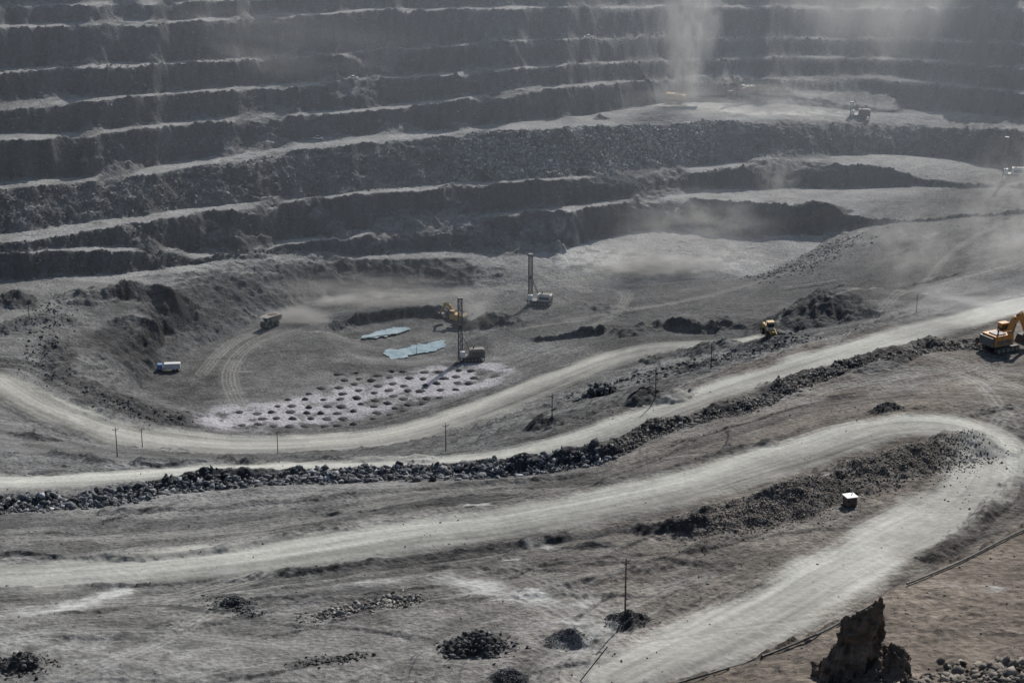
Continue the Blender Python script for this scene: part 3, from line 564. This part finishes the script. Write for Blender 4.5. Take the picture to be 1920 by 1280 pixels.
n=18000; x=rng.uniform(-130,150,n); y=rng.uniform(225,480,n); m=(np.abs(x/y)<.34)&(fbm(x,y,18,3,5)>rng.uniform(-.3,.6,n)); x,y=x[m],y[m]; rocks('loose_stones',x,y,sizes(len(x),.04,.32,5),(.15,.14,.125))
x,y=along([(100,560),(85,640),(90,700),(200,745),(330,780)],900,5); rocks('rim_debris',x,y,sizes(len(x),.2,.8,3),(.11,.11,.11))
x,y=along([(1420,520),(1500,500),(1580,450)],900,7); rocks('rim_debris',x,y,sizes(len(x),.25,.9,3),(.1,.1,.1))
x,y=along([(1100,735),(1300,680),(1470,650)],2500,10); rocks('rim_debris',x,y,sizes(len(x),.15,1.0,4),(.1,.1,.1))
x,y=along([(1660,1290),(1740,1275),(1830,1270),(1930,1265)],520,1.9); rocks('foreground_rocks',x,y,sizes(len(x),.08,.8,2.2),(.17,.15,.128),.6)
x,y=along([(1860,1250),(1960,1240)],50,.9); rocks('foreground_rocks',x,y,sizes(len(x),.4,1.2,1.5),(.21,.182,.155))
n=2600; x=rng.uniform(20,90,n); y=rng.uniform(165,260,n); rocks('loose_stones',x,y,sizes(n,.03,.2,4),(.18,.15,.125))
b=B(); CUT=pm('drill_cuttings',(.05,.048,.053),.95,0,.2); pts=[]
for i in range(15):
    u=450+31*i
    lo=np.interp(u,[460,650,760,880],[798,798,770,720]); hi=np.interp(u,[460,560,640,720,880],[768,742,696,690,688])
    r=0; v_=lo
    while v_>hi: pts.append((u+(r%2)*8+random.uniform(-4,4),v_+random.uniform(-2,2))); v_-=12; r+=1
for u,v_ in pts:
    if random.random()<.06: continue
    p=G(u,v_); R=random.uniform(1.4,2.4); n=14; ph=random.uniform(0,6); hh=random.uniform(.5,.95)
    lp=lambda rr,z:[(p.x+rr*(1+.14*math.sin(i*1.35+ph)+.1*math.sin(i*2.7+ph*2))*math.cos(6.283*i/n),p.y+rr*(1+.12*math.sin(i*.9+ph))*math.sin(6.283*i/n),p.z+z) for i in range(n)]
    b.hull(lp(R,-.2),lp(R*.6,hh*.6),CUT); b.hull(lp(R*.6,hh*.6-.01),lp(R*.15,hh),CUT)
b.obj('drill_cuttings_heaps',(0,0,0))
# rock outcrop : split blocks of bedrock standing at the bench edge
allv=[];allf=[]
def block(cx_,cy_,cz_,sx,sy,sz,lean,seed):
    r=random.Random(seed); bm=bmesh.new(); bmesh.ops.create_icosphere(bm,subdivisions=6,radius=1)
    pl=[]
    for _ in range(15):
        n_=Vector((r.gauss(0,1),r.gauss(0,1),r.gauss(0,.7))).normalized(); pl.append((n_,r.uniform(.45,.78)))
    o=len(allv)
    for v_ in bm.verts:
        c=v_.co*1.15
        for n_,d_ in pl:
            s=c.dot(n_)-d_
            if s>0: c=c-n_*s
        p=Vector((c.x*sx+c.z*lean,c.y*sy,c.z*sz))
        q=p+Vector((seed*3.1,0,0)); f=mnoise.fractal(q*.6,1.,2.,7)*.6-abs(mnoise.noise(Vector((q.x*1.4,q.y*1.4,q.z*.45))))*.9-abs(mnoise.noise(Vector((q.x*.4,q.y*.4,q.z*1.6))))*.5
        p=p+v_.co*f; allv.append((p.x+cx_,p.y+cy_,p.z+cz_))
    for f in bm.faces: allf.append(tuple(o+v.index for v in f.verts))
    bm.free()
block(0,0,0,3.4,3.6,7.2,2.3,3); block(1.8,-.6,-2.5,3.4,3.4,4.6,1.,5); block(-2.2,.3,-3.4,2.6,3.,4.8,.8,8); block(2.6,1.,1.5,2.4,3.0,4.6,.9,12); block(4.4,.5,-2.,3.,3.6,3.4,.4,17)
me=bpy.data.meshes.new('rock_outcrop'); me.from_pydata(allv,[],allf); at=me.color_attributes.new('col','FLOAT_COLOR','POINT'); nv=len(me.vertices)
av=np.array(allv); g=(1+.5*fbm(av[:,0]*1.3+av[:,1],av[:,2],1.6,4,2))[:,None]
cc=np.concatenate([np.array([[.125,.095,.075]])*g,np.ones((nv,1))],1); at.data.foreach_set('color',cc.astype(np.float32).ravel()); me.materials.append(RM_)
o=bpy.data.objects.new('rock_outcrop',me); scene.collection.objects.link(o); o.location=G(1585,1275,2.6)
# ---------------- haze & dust (real volumes) ----------------
def vol_obj(name,loc,scl,dens,rot=(0,0,0),nscale=2.5,thr=(.42,.68),g=.5,seed=0.,homog=False,color=(1,1,1),stretch=(1,1,1)):
    if homog: bpy.ops.mesh.primitive_cube_add(size=2)
    else: bpy.ops.mesh.primitive_ico_sphere_add(subdivisions=3,radius=1)
    o=bpy.context.object; o.name=name; o.location=loc; o.scale=scl; o.rotation_euler=rot
    m=bpy.data.materials.new(name+'_vapour'); m.use_nodes=True; nt=m.node_tree; nt.nodes.clear(); N=nt.nodes.new; Lk=nt.links.new
    out=N('ShaderNodeOutputMaterial'); vs=N('ShaderNodeVolumeScatter'); vs.inputs['Color'].default_value=(*color,1); vs.inputs['Anisotropy'].default_value=g; Lk(vs.outputs[0],out.inputs['Volume'])
    if homog: vs.inputs['Density'].default_value=dens
    else:
        try: m.cycles.volume_step_rate=2.0
        except Exception as e: print(e)
        tc=N('ShaderNodeTexCoord'); ln=N('ShaderNodeVectorMath'); ln.operation='LENGTH'; Lk(tc.outputs['Object'],ln.inputs[0])
        fo=N('ShaderNodeMapRange'); fo.inputs[1].default_value=1.; fo.inputs[2].default_value=.05; fo.inputs[3].default_value=0; fo.inputs[4].default_value=1; fo.interpolation_type='SMOOTHSTEP'; Lk(ln.outputs['Value'],fo.inputs[0])
        mp=N('ShaderNodeMapping'); mp.inputs['Location'].default_value=(seed,seed*1.7,seed*.6); mp.inputs['Scale'].default_value=stretch; Lk(tc.outputs['Object'],mp.inputs[0])
        nz=N('ShaderNodeTexNoise'); nz.inputs['Scale'].default_value=nscale; nz.inputs['Detail'].default_value=4; nz.inputs['Roughness'].default_value=.6; nz.inputs['Distortion'].default_value=.6; Lk(mp.outputs[0],nz.inputs['Vector'])
        r=N('ShaderNodeMapRange'); r.inputs[1].default_value=thr[0]; r.inputs[2].default_value=thr[1]; r.interpolation_type='SMOOTHSTEP'; Lk(nz.outputs['Fac'],r.inputs[0])
        m1=N('ShaderNodeMath'); m1.operation='MULTIPLY'; Lk(fo.outputs[0],m1.inputs[0]); Lk(r.outputs[0],m1.inputs[1])
        m2=N('ShaderNodeMath'); m2.operation='MULTIPLY'; Lk(m1.outputs[0],m2.inputs[0]); m2.inputs[1].default_value=dens; Lk(m2.outputs[0],vs.inputs['Density'])
    o.data.materials.clear(); o.data.materials.append(m); return o
vol_obj('haze',(0,1100,90),(700,400,120),.00055,homog=True,g=.5,color=(.80,.89,1))
def dust(u,v,sc,dens,dz=0,rot=(0,0,0),**k):
    p=G(u,v); return vol_obj('dust_cloud',(p.x,p.y,p.z+dz),sc,dens,rot,**k)
dust(1268,198,(17,5,11),.17,6,seed=1.,nscale=2.2,thr=(.3,.58))
dust(1282,194,(13,4.5,22),.24,20,rot=(0,.05,0),seed=21.,nscale=2.4,thr=(.34,.6),stretch=(1,1,.8))
dust(1292,190,(22,6,44),.2,48,rot=(0,.10,0),seed=2.,nscale=2.8,stretch=(1,1,.9),thr=(.38,.62))
dust(1240,515,(42,12,7),.20,4,seed=3.,nscale=2.2,thr=(.3,.6)); dust(1300,485,(50,9,22),.10,16,seed=4.,nscale=2.6,thr=(.38,.66)); dust(1190,508,(24,6,12),.16,7,seed=24.,nscale=2.2)
dust(555,605,(18,6,5.5),.30,3,seed=5.,thr=(.28,.56)); dust(680,572,(60,8,11),.14,6,seed=6.,nscale=3.,thr=(.36,.64))
dust(888,622,(13,5,18),.14,12,seed=7.,nscale=2.8); dust(1905,500,(30,12,40),.12,22,seed=8.,nscale=2.6); dust(1710,530,(28,8,26),.10,14,seed=9.,nscale=2.8)
dust(1455,370,(14,6,15),.12,10,seed=10.,nscale=2.6); dust(1400,212,(80,12,14),.10,7,seed=11.)
dust(1640,60,(150,40,70),.032,0,seed=12.,nscale=2.2,thr=(.32,.68)); dust(420,100,(130,30,32),.014,0,seed=17.3,nscale=1.6); dust(500,850,(28,10,8),.07,4,seed=14.); dust(1820,600,(44,12,9),.10,4,seed=15.)
# ---------------- light, world, camera ----------------
el=math.radians(37); az=math.radians(22)
S=Vector((math.sin(az)*math.cos(el),math.cos(az)*math.cos(el),math.sin(el)))
sl=bpy.data.lights.new('sun','SUN'); sl.energy=5.0; sl.angle=math.radians(.5); sl.color=(1,.97,.925); so=bpy.data.objects.new('sun',sl); scene.collection.objects.link(so); so.rotation_euler=(-S).to_track_quat('-Z','Y').to_euler()
w=bpy.data.worlds.new('World'); scene.world=w; w.use_nodes=True; nt=w.node_tree; sk=nt.nodes.new('ShaderNodeTexSky'); sk.sky_type='NISHITA'; sk.sun_disc=False; sk.sun_elevation=el; sk.sun_rotation=az; sk.dust_density=1.
nt.links.new(sk.outputs[0],nt.nodes['Background'].inputs[0]); nt.nodes['Background'].inputs[1].default_value=.08
cam=bpy.data.cameras.new('camera'); cam.sensor_fit='HORIZONTAL'; cam.sensor_width=36; cam.angle=math.radians(30); cam.clip_start=1; cam.clip_end=20000
co=bpy.data.objects.new('camera',cam); scene.collection.objects.link(co); co.location=(0,0,H); co.rotation_euler=(math.radians(90)-PITCH,0,0); scene.camera=co
scene.view_settings.view_transform='Standard'; scene.view_settings.look='None'; scene.view_settings.exposure=0
print('done',time.time()-T0)
